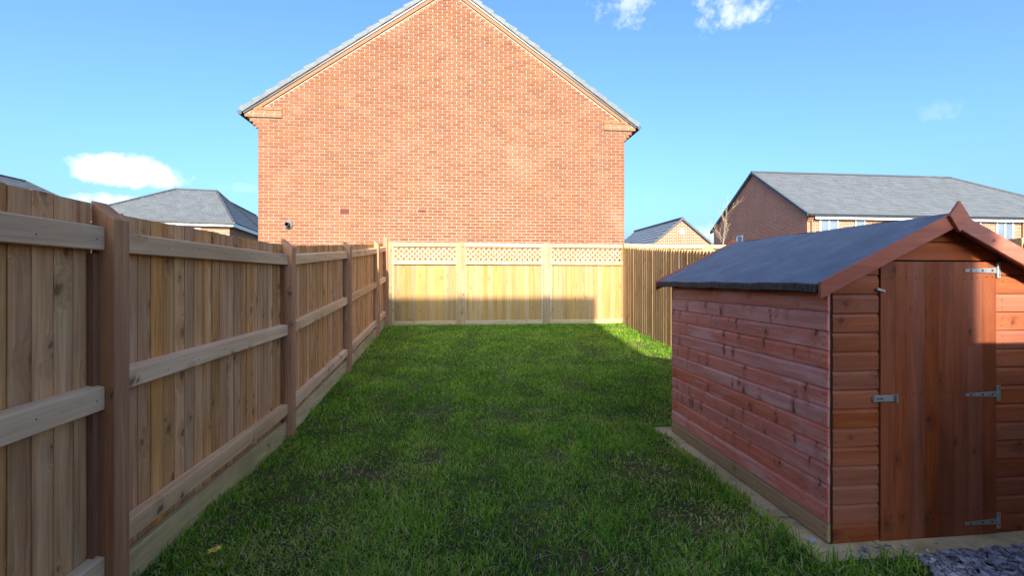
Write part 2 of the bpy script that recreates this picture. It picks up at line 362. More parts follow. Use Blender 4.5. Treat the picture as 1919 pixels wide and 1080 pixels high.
# ------------------------------------------------------------------ the big brick gable behind the back fence
HY = 11.1; HX0, HX1 = -4.592, 4.09; HE = 5.38; RC = -.255; PITCH = .70
TIP0, TIP1 = -4.93, 4.42
def roofz(x): return HE + (x - TIP0) * PITCH if x < RC else HE + (TIP1 - x) * PITCH
def clip(poly, a, b, c):   # keep a*x+b*y<=c
    out = []
    for i in range(len(poly)):
        p, q = poly[i], poly[(i+1) % len(poly)]; dp, dq = a*p[0]+b*p[1]-c, a*q[0]+b*q[1]-c
        if dp <= 0: out.append(p)
        if dp * dq < 0: s_ = dp / (dp - dq); out.append((p[0]+(q[0]-p[0])*s_, p[1]+(q[1]-p[1])*s_))
    return out
def build_gable_house():
    h = thing('gable_house', 'large orange brick house gable rising behind the back fence', 'house', (RC, HY, .5))
    apex = roofz(RC); D = .16; J = .0125; BW, BH = (HX1 - HX0 + J) / 38.5, .075
    # mortar bed behind the bricks
    mb = MB(); prof = [(HX0, .3), (HX1, .3), (HX1, HE - .35), (TIP1 - .04, HE - .03), (RC, apex - .06), (TIP0 + .04, HE - .03), (HX0, HE - .35)]
    mb.prism([(x, z) for x, z in prof], lambda u, v, d: (u, HY + .006 + d, v), (0, .25))
    link('mortar_bed', mb.mesh('mortar_bed'), M['mortar'], h)
    for nm, x in (('side_wall', HX0), ('side_wall', HX1)):
        polywall(nm, [(x, HY + .2, .3), (x, HY + 9, .3), (x, HY + 9, HE), (x, HY + .2, HE)], M['brickt'], h)
    polywall('rear_wall', [(HX0, HY + 9, .3), (HX1, HY + 9, .3), (HX1, HY + 9, HE), (RC, HY + 9, apex - .1), (HX0, HY + 9, HE)], M['brickt'], h)
    rows = []; z0 = .35; holes = []
    vent1 = (X_at(646, HY), Z_at(646, 393, HY)); vent2 = (X_at(791, HY), Z_at(791, 396, HY)); pipe = (X_at(541, HY), Z_at(541, 421, HY))
    def snap(z): return z0 + round((z - z0) / BH) * BH
    v1 = (vent1[0] - .11, vent1[0] + .11, snap(vent1[1] - .07), snap(vent1[1] - .07) + 2 * BH - J)
    v2 = (vent2[0] - .11, vent2[0] + .11, snap(vent2[1] - .035), snap(vent2[1] - .035) + BH - J)
    cells = []
    verge = .27   # bricks stop below the verge band
    for i in range(120):
        z = z0 + i * BH
        if z > apex: break
        xl, xr = HX0, HX1
        for st in range(4):   # corbelled courses under the eaves
            if z + .02 > HE - .12 - .075 * (4 - st): xl, xr = HX0 - .062 * (st + 1), HX1 + .062 * (st + 1)
        x = HX0 - BW * 2 + (BW / 2 if i % 2 else 0)
        while x < xr:
            a, b = max(x, xl), min(x + BW - J, xr)
            x += BW
            if b - a < .03: continue
            segs = [(a, b)]
            for (p, q, s0, s1) in (v1, v2):
                if z < s1 and z + BH - J > s0 + .01:
                    ns = []
                    for (c, d) in segs:
                        if d <= p - J or c >= q + J: ns.append((c, d)); continue
                        if p - J - c > .02: ns.append((c, p - J))
                        if d - q - J > .02: ns.append((q + J, d))
                    segs = ns
            for (c, d) in segs: cells.append((c, d, z, z + BH - J))
    full, cut = [], []
    for (a, b, zz0, zz1) in cells:
        poly = [(a, zz0), (b, zz0), (b, zz1), (a, zz1)]
        lim = verge * math.sqrt(1 + PITCH**2) * .70
        p = clip(poly, -PITCH, 1, HE - PITCH * TIP0 - lim); p = clip(p, PITCH, 1, HE + PITCH * TIP1 - lim) if len(p) > 2 else []
        if len(p) < 3: continue
        ar = abs(sum(p[i][0]*p[(i+1) % len(p)][1] - p[(i+1) % len(p)][0]*p[i][1] for i in range(len(p)))) / 2
        if ar < .0006: continue
        is_full = abs((b - a) - (BW - J)) < 1e-4 and abs(ar - (b-a)*(zz1-zz0)) < 1e-5
        (full if is_full else cut).append((p, a, zz0))
    vis = [f for f in full if f[2] > 2.24 and (f[1] - pipe[0] - .1)**2 + (f[2] - pipe[1])**2 > .02]
    vis.sort(key=lambda f: (f[1] + .1)**2 + (f[2] - CAMZ)**2 * 1.0 + HY**2)
    own = set(id(f) for f in vis[:300])
    m = MB(); m.box(0, BW - J, -.004, D, 0, BH - J); bme = m.mesh('brick', .0025)
    for f in vis[:300]:
        link('brick', bme, M['brick'], h, (f[1], HY + random.uniform(-.0015, .002), f[2]))
    ms = MB()
    for f in full + cut:
        if id(f) in own: continue
        dy = random.uniform(-.0015, .002)
        ms.prism(f[0], lambda u, v, d: (u, HY + dy + d, v), (-.004, .05), random.random())
    o = link('brickwork', ms.mesh('brickwork', attr=True), M['brick'], h); o['kind'] = 'stuff'
    # kneeler panels at the eaves, undercloak band, dark line, verge tiles
    for sgn, tip in ((1, TIP0), (-1, TIP1)):
        ex = lambda s_, n_, tip=tip, sgn=sgn: (tip + sgn * (s_ * .819 + n_ * .573), HE + s_ * .573 - n_ * .819)
        Ls = 4.67 / .819
        def bar(name, s0, s1, n0, n1, y0, y1, mat, bev=0.0):
            mb = MB(); mb.prism([ex(s0, n0), ex(s1, n0), ex(s1, n1), ex(s0, n1)], lambda u, v, d: (u, d, v), (y0, y1)); return link(name, mb.mesh(name, bev), mat, h)
        bar('undercloak_band', .22, Ls, .085, .16, HY - .030, HY + .1, M['cream'])
        bar('verge_gap_strip', .0, Ls, .045, .083, HY - .05, HY + .1, M['black'])  # black strip filling the gap under the verge tiles
        bar('mortar_fillet', .45, Ls, .168, .235, HY - .001, HY + .05, M['mortar'])
        k0 = 0; nT = 17
        for k in range(nT):
            a = k * .343 - .02
            if a > Ls - .1: break
            mb = MB(); w = .36
            mb.prism([ex(a, -.085), ex(a + w, -.045), ex(a + w, .045), ex(a, .042)], lambda u, v, d: (u, d, v), (HY - .075, HY + .35))
            me = mb.mesh('verge_tile', .006); ot = link('verge_tile', me, M['verge'], h)
            ot.location.y = -.004 * (k % 2)
        # kneeler: a panel of paler bricks, slightly proud
        mk = MB()
        for row in range(3):
            z = HE - .112 + row * .075
            a = tip + sgn * (.05 + row * .075 / PITCH); b = tip + sgn * .86
            x = a; first = .10 if row % 2 else .19
            while (b - x) * sgn > .03:
                e = x + sgn * (first - J); first = BW
                if (e - b) * sgn > 0: e = b
                mk.box(min(x, e), max(x, e), HY - .026, HY + .05, z, z + BH - J); x = e + sgn * J
        link('kneeler_brickwork', mk.mesh('kneeler_brickwork'), M['cream'], h)
        mb = MB(); a, b = sorted((tip + sgn * .05, tip + sgn * .86)); mb.box(a, b, HY - .018, HY + .05, HE - .122, HE + .02); link('kneeler_backing', mb.mesh('kneeler_backing'), M['mortar'], h)
        mb = MB(); mb.box(a + .005, b - .005, HY - .02, HY + .04, HE - .136, HE - .1225); link('kneeler_joint', mb.mesh('kneeler_joint'), M['dark'], h)
        # gutter, seen end on
        gx = tip - sgn * .045; mb = MB(); pr = [(-.06, .02), (.055, .02), (.05, -.03), (.02, -.065), (-.02, -.065), (-.055, -.02)]
        mb.prism(pr, lambda u, v, d: (gx + u, d, HE - .03 + v), (HY - .045, HY + 9)); link('gutter', mb.mesh('gutter'), M['black'], h)
    yb = HY + 9.1
    roof_part('roof', [((TIP0, HY + .2, HE), (TIP0, yb, HE), (RC, yb, apex), (RC, HY + .2, apex)), ((TIP1, HY + .2, HE), (TIP1, yb, HE), (RC, yb, apex), (RC, HY + .2, apex))], M['roof'], h)
    # terracotta air bricks
    for (a, b, s0, s1) in (v1, v2):
        mb = MB(); mb.box(a, b, HY - .003, HY + .03, s0, s1); o = link('air_brick', mb.mesh('air_brick'), M['terra'], h)
        mb = MB(); nx = 6; nz = 4 if s1 - s0 > .1 else 2
        for i in range(nx):
            for j in range(nz):
                x = a + .02 + i * (b - a - .04) / nx; z = s0 + .01 + j * (s1 - s0 - .02) / nz
                mb.box(x + .004, x + .024, HY - .0055, HY - .0045, z + .006, z + .018)
        link('vent_slot', mb.mesh('vent_slot'), M['dark'], o)
    # boiler flue
    mb = MB()
    def ring(mb, r0, r1, y0, y1, n=24):
        vs = []
        for r, y in ((r0, y0), (r1, y0), (r1, y1), (r0, y1)):
            vs += [(pipe[0] + r * math.cos(2*math.pi*k/n), y, pipe[1] + r * math.sin(2*math.pi*k/n)) for k in range(n)]
        mb.add(vs, [(i*n+k, i*n+(k+1) % n, ((i+1) % 4)*n+(k+1) % n, ((i+1) % 4)*n+k) for i in range(4) for k in range(n)])
    ring(mb, .052, .09, HY - .035, HY + .02); fl = link('flue_collar', mb.mesh('flue_collar'), M['verge'], h)
    mb = MB(); ring(mb, .042, .05, HY - .13, HY + .02); link('flue_pipe', mb.mesh('flue_pipe'), M['black'], fl)
    mb = MB(); mb.tube([(pipe[0], HY - .02, pipe[1]), (pipe[0], HY + .01, pipe[1])], .045, 16); link('flue_bore', mb.mesh('flue_bore'), M['dark'], fl)
build_gable_house()

# ------------------------------------------------------------------ far houses
def window(parent, p, ux, w, hgt, double, out, name='window'):
    """p: bottom-left corner on the wall, ux: along the wall, out: outward normal"""
    p, ux, out = Vector(p), Vector(ux), Vector(out); up = Vector((0, 0, 1))
    def slab(mb, a0, a1, b0, b1, d0, d1):
        q = [p + ux*a + out*d + up*b for b in (b0, b1) for (a, d) in ((a0, d0), (a1, d0), (a1, d1), (a0, d1))]; mb.hexa(q)
    mb = MB(); t = .07
    slab(mb, 0, w, 0, t, .01, .05); slab(mb, 0, w, hgt - t, hgt, .01, .05)
    xs = [0, w - t] + ([w/2 - t/2] if double else [])
    for a in xs: slab(mb, a, a + t, t, hgt - t, .01, .05)
    f = link(name, mb.mesh(name), M['white'], parent)
    n = 2 if double else 1
    for i in range(n):
        mb = MB(); a = t + i * (w/2 - t/2); b = (w/2 - t/2) if (double and i == 0) else w - t; slab(mb, a, b, t, hgt - t, .005, .02); link('pane', mb.mesh('pane'), M['glass'], f)
    return f
def build_right_house():
    x0, x1, y0, y1 = 17.55, 35.4, 21.5, 30.15; E = 4.94; ym = (y0 + y1) / 2; rz = 7.97; xr = 30.9
    h = thing('terraced_house', 'long red brick house with grey roof beyond the shed', 'house', (x0, y0, .5))
    polywall('gable_wall', [(x0, y1, .3), (x0, y0, .3), (x0, y0, E), (x0, ym, rz - .12), (x0, y1, E)], M['brickr'], h)
    polywall('front_wall', [(x0, y0, .3), (x1, y0, .3), (x1, y0, E), (x0, y0, E)], M['brickt'], h)
    polywall('end_wall', [(x1, y0, .3), (x1, y1, .3), (x1, y1, E), (x1, y0, E)], M['brickr'], h)
    polywall('rear_wall', [(x1, y1, .3), (x0, y1, .3), (x0, y1, E), (x1, y1, E)], M['brickr'], h)
    o = .22; e0, e1 = y0 - o, y1 + o; ez = E - .1; xg = x0 - .12
    roof = roof_part('roof', [((xg, e0, ez), (x1 + o, e0, ez), (xr, ym, rz), (xg, ym, rz)), ((xg, e1, ez), (x1 + o, e1, ez), (xr, ym, rz), (xg, ym, rz)),
                       ((x1 + o, e0, ez), (x1 + o, e1, ez), (xr, ym, rz), (xr, ym, rz))], M['roof'], h, .30, .035)
    mb = MB(); mb.tube([(xg, ym, rz + .02), (xr, ym, rz + .02)], .09, 8); mb.tube([(xr, ym, rz + .02), (x1 + o, e0, ez + .03)], .08, 8); link('ridge_tile', mb.mesh('ridge_tile'), M['roof'], roof)
    for (ya, yb_) in ((e0, ym), (e1, ym)):
        mb = MB(); mb.hexa([(xg - .04, ya, ez - .1), (xg + .1, ya, ez - .1), (xg + .1, yb_, rz - .1), (xg - .04, yb_, rz - .1), (xg - .04, ya, ez + .05), (xg + .1, ya, ez + .05), (xg + .1, yb_, rz + .05), (xg - .04, yb_, rz + .05)]); link('verge_capping', mb.mesh('verge_capping'), M['roofb'], roof)
    mb = MB(); mb.box(x0 + .3, x1, e0 + .02, e0 + .06, ez - .24, ez - .02); link('fascia', mb.mesh('fascia'), M['white'], h)
    mb = MB(); mb.box(xg, x1 + .2, e0 - .1, e0 + .018, ez - .08, ez + .01); link('gutter', mb.mesh('gutter'), M['black'], h)
    mb = MB()
    for st in range(4): mb.box(x0 - .02, x0 + .28, y0 - .055 * (st + 1), y0 + .02, E - .42 + st * .09, E - .42 + (st + 1) * .09 - .012)
    link('corbel', mb.mesh('corbel'), M['cream'], h)
    for px in (1520, 1915):
        x = X_at(px, y0); mb = MB(); mb.tube([(x, y0 - .06, .5), (x, y0 - .06, E - .35), (x + .02, y0 - .2, E - .15)], .04, 8); link('downpipe', mb.mesh('downpipe'), M['batten'], h)
    wz1 = Z_at(1600, 405, y0)
    for (a, b, dbl) in ((1535, 1570, True), (1601.5, 1620, False), (1685, 1704, False), (1820, 1837, False), (1866, 1898, True)):
        xa, xb = X_at(a, y0), X_at(b, y0); window(h, (xa, y0, wz1 - 1.25), (1, 0, 0), xb - xa, 1.25, dbl, (0, -1, 0))
    window(h, (x0, 27.45, 3.15), (0, -1, 0), .62, 1.15, False, (-1, 0, 0))
build_right_house()
def build_garage():
    xc, w, y0, y1, rz = 10.8, 2.75, 21.4, 27.4, 4.5; ez = rz - w * .80
    h = thing('brick_garage', 'small brick garage gable peeping over the side fence', 'garage', (xc, y0, .5))
    polywall('gable_wall', [(xc - w + .15, y0, .3), (xc + w - .15, y0, .3), (xc + w - .15, y0, ez + .1), (xc, y0, rz - .06), (xc - w + .15, y0, ez + .1)], M['brickt'], h)
    polywall('rear_wall', [(xc - w + .15, y1, .3), (xc + w - .15, y1, .3), (xc + w - .15, y1, ez + .1), (xc, y1, rz - .06), (xc - w + .15, y1, ez + .1)], M['brickt'], h)
    for s_ in (-1, 1): polywall('side_wall', [(xc + s_ * (w - .15), y0, .3), (xc + s_ * (w - .15), y1, .3), (xc + s_ * (w - .15), y1, ez + .1), (xc + s_ * (w - .15), y0, ez + .1)], M['brickt'], h)
    rf = roof_part('roof', [((xc + s_ * w, y0 - .06, ez), (xc + s_ * w, y1 + .06, ez), (xc, y1 + .06, rz), (xc, y0 - .06, rz)) for s_ in (-1, 1)], M['roofb'], h, .3, .03)
    mb = MB(); mb.tube([(xc, y0 - .08, rz + .02), (xc, y1 + .08, rz + .02)], .08, 8); link('ridge_tile', mb.mesh('ridge_tile'), M['roofb'], rf)
    for s_ in (-1, 1):
        mb = MB(); mb.hexa([(xc + s_*w, y0 - .1, ez - .05), (xc + s_*w, y0 - .02, ez - .05), (xc, y0 - .02, rz - .05), (xc, y0 - .1, rz - .05), (xc + s_*w, y0 - .1, ez + .06), (xc + s_*w, y0 - .02, ez + .06), (xc, y0 - .02, rz + .06), (xc, y0 - .1, rz + .06)]); link('verge_capping', mb.mesh('verge_capping'), M['roofb'], rf)
    mb = MB(); mb.tube([(xc - .02, y0 - .03, rz - .62), (xc - .02, y0 + .02, rz - .62)], .14, 14); link('wall_vent', mb.mesh('wall_vent'), M['white'], h)
build_garage()
def build_left_hip():
    # hipped house turned about nine degrees, built in its own axes
    a = R(9.3); ux = Vector((math.cos(a), math.sin(a), 0)); uy = Vector((-math.sin(a), math.cos(a), 0)); C = Vector((-13.7, 29.2, 0)); E = 4.94
    P = lambda u, v, z: C + ux*u + uy*v + Vector((0, 0, z))
    h = thing('hipped_house', 'hipped grey roof and white fascia left of the big gable', 'house', tuple(P(0, 0, .5)))
    Wd, Dp = 7.6, 7.6; rz = 7.45; o = .3; wg = 7.0
    polywall('front_wall', [P(-Wd, 0, .3), P(0, 0, .3), P(0, 0, E), P(-Wd, 0, E)], M['brickt'], h, ux)
    polywall('side_wall', [P(0, 0, .3), P(0, Dp + wg, .3), P(0, Dp + wg, E), P(0, 0, E)], M['brickt'], h, uy)
    polywall('end_wall', [P(-Wd, Dp, .3), P(-Wd, 0, .3), P(-Wd, 0, E), P(-Wd, Dp, E)], M['brickt'], h, uy)
    polywall('rear_wall', [P(-Wd, Dp, .3), P(0, Dp, .3), P(0, Dp, E), P(-Wd, Dp, E)], M['brickt'], h, ux)
    A, B, Cc, D = P(-Wd - o, -o, E), P(o, -o, E), P(o, Dp + o, E), P(-Wd - o, Dp + o, E); r0, r1 = P(-4.25, 4.0, rz), P(-1.9, 4.0, rz)
    q1, q2 = P(o, Dp + wg + o, E), P(-2.0, Dp + wg - .5, 7.2); q0 = P(-2.0, Dp * .85, 7.2)
    rf = roof_part('roof', [(A, B, r1, r0), (B, Cc, r1, r1), (Cc, D, r0, r1), (D, A, r0, r0)], M['roof'], h, .31, .04)
    roof_part('wing_roof', [(P(o, Dp * .3, E - .01), q1, q2, q0), (P(-4.6, Dp * .6, E), P(-4.6, Dp + wg + o, E), q2, q0), (P(-4.6, Dp + wg + o, E), q1, q2, q2)], M['roof'], h, .31, .04)
    mb = MB()
    for s_, e_ in ((r0, r1), (r1, B), (r0, A), (r1, Cc), (q0, q2), (q2, q1)): mb.tube([s_ + Vector((0, 0, .03)), e_ + Vector((0, 0, .03))], .08, 8)
    link('ridge_tile', mb.mesh('ridge_tile'), M['roof'], rf)
    mb = MB(); mb.hexa([P(-Wd-.25, -.27, E-.26), P(.25, -.27, E-.26), P(.25, -.22, E-.26), P(-Wd-.25, -.22, E-.26), P(-Wd-.25, -.27, E-.03), P(.25, -.27, E-.03), P(.25, -.22, E-.03), P(-Wd-.25, -.22, E-.03)])
    mb.hexa([P(.27, -.25, E-.26), P(.27, Dp+wg, E-.26), P(.22, Dp+wg, E-.26), P(.22, -.25, E-.26), P(.27, -.25, E-.03), P(.27, Dp+wg, E-.03), P(.22, Dp+wg, E-.03), P(.22, -.25, E-.03)])
    mb.hexa([P(-Wd, -.23, E-.26), P(.23, -.23, E-.26), P(.23, .0, E-.26), P(-Wd, .0, E-.26), P(-Wd, -.23, E-.24), P(.23, -.23, E-.24), P(.23, 0, E-.24), P(-Wd, 0, E-.24)])
    link('fascia', mb.mesh('fascia'), M['white'], h)
    mb = MB(); mb.hexa([P(-Wd-.3, -.40, E-.1), P(.4, -.40, E-.1), P(.4, -.28, E-.1), P(-Wd-.3, -.28, E-.1), P(-Wd-.3, -.40, E), P(.4, -.40, E), P(.4, -.28, E), P(-Wd-.3, -.28, E)]); link('gutter', mb.mesh('gutter'), M['black'], h)
    window(h, P(-3.0, 0, 3.35), ux, 1.5, 1.2, True, -uy)
    window(h, P(-6.7, 0, 3.35), ux, 1.5, 1.2, True, -uy)
build_left_hip()
def build_far_left():
    xr, xe, yr, E, rz = -28.7, -24.3, 33.9, 4.94, 8.05; xw = xr - (xe - xr); y0 = 12.0; o = .25; ye = 38.2
    h = thing('far_left_house', 'grey hipped roof showing over the near end of the left fence', 'house', (xe, 25, .5))
    polywall('side_wall', [(xe - o, ye, .3), (xe - o, y0, .3), (xe - o, y0, E), (xe - o, ye, E)], M['brickt'], h)
    polywall('end_wall', [(xw, y0, .3), (xe - o, y0, .3), (xe - o, y0, E), (xr, y0, rz - .1), (xw, y0, E)], M['brickt'], h)
    polywall('rear_wall', [(xw, ye, .3), (xe - o, ye, .3), (xe - o, ye, E), (xw, ye, E)], M['brickt'], h)
    rf = roof_part('roof', [((xe, y0, E), (xe, ye, E), (xr, yr, rz), (xr, y0, rz)), ((xw, y0, E), (xw, ye, E), (xr, yr, rz), (xr, y0, rz)), ((xe, ye, E), (xw, ye, E), (xr, yr, rz), (xr, yr, rz))], M['roof'], h, .31, .04)
    mb = MB(); mb.tube([(xr, y0, rz + .02), (xr, yr, rz + .02)], .09, 8); mb.tube([(xr, yr, rz + .02), (xe, ye, E + .02)], .08, 8); link('ridge_tile', mb.mesh('ridge_tile'), M['roof'], rf)
build_far_left()
def build_own_house():
    x0, x1, y0 = -2.2, 2.88, -1.3; yr, rz, E = -5.7, 9.33, 5.3; y1 = 2 * yr - y0
    h = thing('own_house', 'brick house at the near end of the garden whose shadow covers the lawn', 'house', ((x0 + x1) / 2, y0, 0))
    dw = (-.75, .75, 0, 2.1)
    polywall('rear_wall', [(x0, y0, 0), (x1 - .02, y0, 0), (x1 - .02, y0, E), (x0, y0, E)], M['brickt'], h)
    polywall('front_wall', [(x0, y1, 0), (x1 - .02, y1, 0), (x1 - .02, y1, E), (x0, y1, E)], M['brickt'], h)
    for x in (x0, x1 - .02): polywall('gable_wall', [(x, y0, 0), (x, y1, 0), (x, y1, E), (x, yr, rz - .1), (x, y0, E)], M['brickt'], h)
    roof_part('roof', [((x0, y0 + .1, E), (x1, y0 + .1, E), (x1, yr, rz), (x0, yr, rz)), ((x0, y1, E), (x1, y1, E), (x1, yr, rz), (x0, yr, rz))], M['roof'], h)
    window(h, (-1.0, y0, .02), (1, 0, 0), 2.0, 2.1, True, (0, 1, 0), 'patio_door')
    for x in (-1.6, .9): window(h, (x, y0, 3.2), (1, 0, 0), 1.2, 1.2, True, (0, 1, 0))
build_own_house()

# ------------------------------------------------------------------ left fence
XF = -1.577
def build_left_fence():
    posts = [.03, 2.30, 4.548, 6.871, 9.222, 10.30]
    h = thing('left_fence', 'brown closeboard fence with rails and square posts along the left of the lawn', 'fence', (XF, 4.5, 0))
    for i, y in enumerate(posts):
        z = gz(y) - .1; top = gz(y) + (1.90 if i > 1 else 1.885); mb = MB()
        if i == 5: mb.box(XF - .1, XF + .0, y, y + .1, z, top + .04)
        else: mb.prism([(XF - .1, z), (XF, z), (XF, top - .085), (XF - .1, top)], lambda u, v, d: (u, d, v), (y, y + .1))
        o = link('post', mb.mesh('post', .004), M['post'], h)
    m = MB(); m.hexa([(0, 0, 0), (.016, 0, 0), (.0125, .106, 0), (0, .106, 0), (0, 0, 1.7), (.016, 0, 1.7), (.0125, .106, 1.7), (0, .112, 1.7)]); bme = m.mesh('board', .0005)
    for i in range(5):
        ya, yb = posts[i] + .1, posts[i+1]; n = round((yb - ya) / .1); pitch = (yb - ya) / n
        dz = [.03, 0, 0, 0, 0][i]
        for k in range(n):
            y = ya + k * pitch
            o = link('board', bme, M['fence'], h, (XF - .110 + random.uniform(-.0012, .0012), y, gz(y + .05) + .145 + dz + random.uniform(-.004, .004)))
            o.rotation_euler = (random.uniform(-.0015, .0015), 0, random.uniform(-.012, .008)); o.scale.y = pitch / .1055
        za, zb = gz(ya), gz(yb)
        def bar(name, a, b, x0, x1, mat, ya=ya, yb=yb, slope=0):
            mb = MB(); mb.hexa([(x0, ya, za + a), (x1, ya, za + a), (x1, yb, zb + a), (x0, yb, zb + a), (x0, ya, za + b + slope), (x1, ya, za + b), (x1, yb, zb + b), (x0, yb, zb + b + slope)])
            return link(name, mb.mesh(name, .003), mat, h)
        for (a, b) in (((1.655, 1.76), (.925, 1.03), (.145, .25)) if i == 0 else ((1.65, 1.745), (.985, 1.08), (.235, .33))):
            bar('rail', a, b, XF - .092, XF - .038, M['rail'], ya + .002, yb - .002, .012)
        nl = MB()
        for zc in ((1.70, .98) if i == 0 else (1.70, 1.03)):
            for k in range(n):
                y = ya + (k + .5) * pitch; zn = gz(y) + zc + random.uniform(-.012, .012)
                if k % 3 == 0: nl.tube([(XF - .0395, y, zn), (XF - .0372, y, zn)], .0035, 6)
        link('nail', nl.mesh('nail'), M['dark'], h)
        bar('gravel_board', -.05, .165, XF - .092, XF - .052, M['gboard'], ya + .002, yb - .002)
        mb = MB(); mb.hexa([(XF - .0915, yb - .03, zb + .17), (XF - .068, yb - .03, zb + .17), (XF - .068, yb - .001, zb + .17), (XF - .0915, yb - .001, zb + .17),
                            (XF - .0915, yb - .03, zb + 1.64), (XF - .068, yb - .03, zb + 1.64), (XF - .068, yb - .001, zb + 1.64), (XF - .0915, yb - .001, zb + 1.64)]); link('batten', mb.mesh('batten'), M['batten'], h)
build_left_fence()

# ------------------------------------------------------------------ back fence with trellis
BY = 10.40
def trellis_fence(name, label, bays, posts, top, yb, bottom):
    """bays: list of (x0,x1); posts: list of (x0,x1)"""
    h = thing(name, label, 'fence', (bays[0][0], yb, gz(yb)))
    for (a, b) in posts:
        mb = MB(); mb.box(a, b, yb - .035, yb + .065, bottom - .1, top + .012); link('post', mb.mesh('post', .005), M['newpost'], h)
    m = MB(); m.hexa([(0, 0, 0), (.107, 0.006, 0), (.107, .018, 0), (0, .018, 0), (0, 0, 1), (.107, .006, 1), (.107, .018, 1), (0, .018, 1)]); bme = m.mesh('board', .0012)
    lz0, lz1 = top - .41, top - .085   # lattice opening
    Ls = (lz1 - lz0) * math.sqrt(2) + .02
    m = MB(); m.box(-.0135, .0135, -.004, .004, 0, Ls); sme = m.mesh('slat')
    for (x0, x1) in bays:
        n = round((x1 - x0) / .105); p = (x1 - x0) / n; b0 = bottom + .05
        for k in range(n):
            o = link('board', bme, M['new'], h, (x0 + k * p, yb + .012 + random.uniform(-.002, .001), b0)); o.scale = (p / .107, 1, lz0 - .06 - b0)
        def rail(nm, z0, z1, d=.03):
            mb = MB(); mb.box(x0, x1, yb - d + .012, yb + .0105, z0, z1); link(nm, mb.mesh(nm, .003), M['newx'], h)
        rail('top_rail', lz1, top, .045); rail('middle_rail', lz0 - .075, lz0, .042); rail('bottom_rail', bottom + .03, bottom + .10); rail('gravel_board', bottom - .08, bottom + .028, .02)
        for x in (x0, x1 - .035):
            for (za, zb_) in ((bottom + .1, lz0 - .075), (lz0, lz1)):
                mb = MB(); mb.box(x, x + .035, yb - .012, yb + .011, za, zb_); link('stile', mb.mesh('stile', .002), M['newx'], h)
        sp = .118; hgt = lz1 - lz0
        for sgn, dy in ((1, .0), (-1, .0085)):
            k = 0; x = x0 - hgt if sgn > 0 else x0
            while x < (x1 if sgn > 0 else x1 + hgt):
                # slat runs from (x, lz0) to (x+sgn*hgt, lz1), trimmed to the frame
                t0 = max(0, (x0 - x) / hgt if sgn > 0 else (x - x1) / hgt); t1 = min(1, (x1 - x) / hgt if sgn > 0 else (x - x0) / hgt)
                if t1 - t0 > .08:
                    o = link('slat', sme, M['newx2'], h, (x + sgn * hgt * t0, yb + .02 + dy, lz0 + hgt * t0)); o.rotation_euler = (0, sgn * R(45), 0); o.scale = (1, 1, (t1 - t0) * hgt * math.sqrt(2) / Ls)
                x += sp
    return h
M['newx2'] = wood('trellis_slat_wood', (.40, .27, .12), (.49, .35, .175), (.56, .42, .24), 'Z', None, .1, var=.2, stain=.1)
top_b = Z_at(950, 456, BY); bot_b = gz(BY) + .0
trellis_fence('back_fence', 'pale new timber fence with lattice top across the end of the lawn', [(-1.49, -.055), (.105, 1.895), (2.058, 3.80)], [(-1.64, -1.49), (-.071, .12), (1.89, 2.063)], top_b, BY, bot_b)
trellis_fence('neighbour_fence', 'lattice topped fence glimpsed beyond the right hand fence', [(3.97, 5.80), (6.0, 7.83), (8.03, 9.86)], [(3.86, 3.97), (5.80, 6.0), (7.83, 8.03)], top_b + .01, BY + .02, bot_b)

# ------------------------------------------------------------------ right fence: lapped boards, thick edge towards the house
XR = 3.81
def build_right_fence():
    h = thing('right_fence', 'brown closeboard fence of lapped vertical boards behind the shed', 'fence', (XR, 6, 0))
    Hh = 1.80; P = .1
    m = MB(); m.prism([(0, 0), (-.027, 0), (-.006, P), (0, P)], lambda u, v, d: (u, v, d), (0, Hh)); bme = m.mesh('board', .0015)
    y = .9
    while y < BY - .12:
        o = link('board', bme, M['pale'], h, (XR + random.uniform(-.002, .002), y, gz(y) + .0 + random.uniform(-.006, .006))); o.rotation_euler.z = random.uniform(-.012, .012); y += P
    mb = MB(); mb.box(XR - .03, XR + .075, BY - .115, BY - .02, gz(BY) - .1, gz(BY) + 1.86); link('post', mb.mesh('post', .004), M['pale'], h)
    yy = .9
    while yy < BY - .5:
        mb = MB(); mb.box(XR + .003, XR + .1, yy, yy + .1, gz(yy) - .1, gz(yy) + 1.76); link('post', mb.mesh('post', .004), M['post'], h); yy += 2.3
    for zz in (.35, 1.0, 1.65):
        yk = [.9, 4.2, 6.87, 9.22, BY - .12]
        for a, b in zip(yk[:-1], yk[1:]):
            mb = MB(); mb.hexa([(XR + .004, a, gz(a) + zz), (XR + .05, a, gz(a) + zz), (XR + .05, b, gz(b) + zz), (XR + .004, b, gz(b) + zz), (XR + .004, a, gz(a) + zz + .09), (XR + .05, a, gz(a) + zz + .09), (XR + .05, b, gz(b) + zz + .09), (XR + .004, b, gz(b) + zz + .09)]); link('rail', mb.mesh('rail'), M['rail'], h)
    g = thing('side_gate', 'tall boarded side gate closing the gap beside the house', 'gate', (3.4, .75, 0))
    for k in range(10):
        mb = MB(); mb.box(2.815 + k * .099, 2.815 + k * .099 + .0989, .75, .77, .04, 1.97); link('board', mb.mesh('board'), M['pale'], g)
    for z in (.3, 1.6):
        mb = MB(); mb.box(2.815, 3.80, .771, .81, z, z + .09); link('rail', mb.mesh('rail'), M['rail'], g)
build_right_fence()

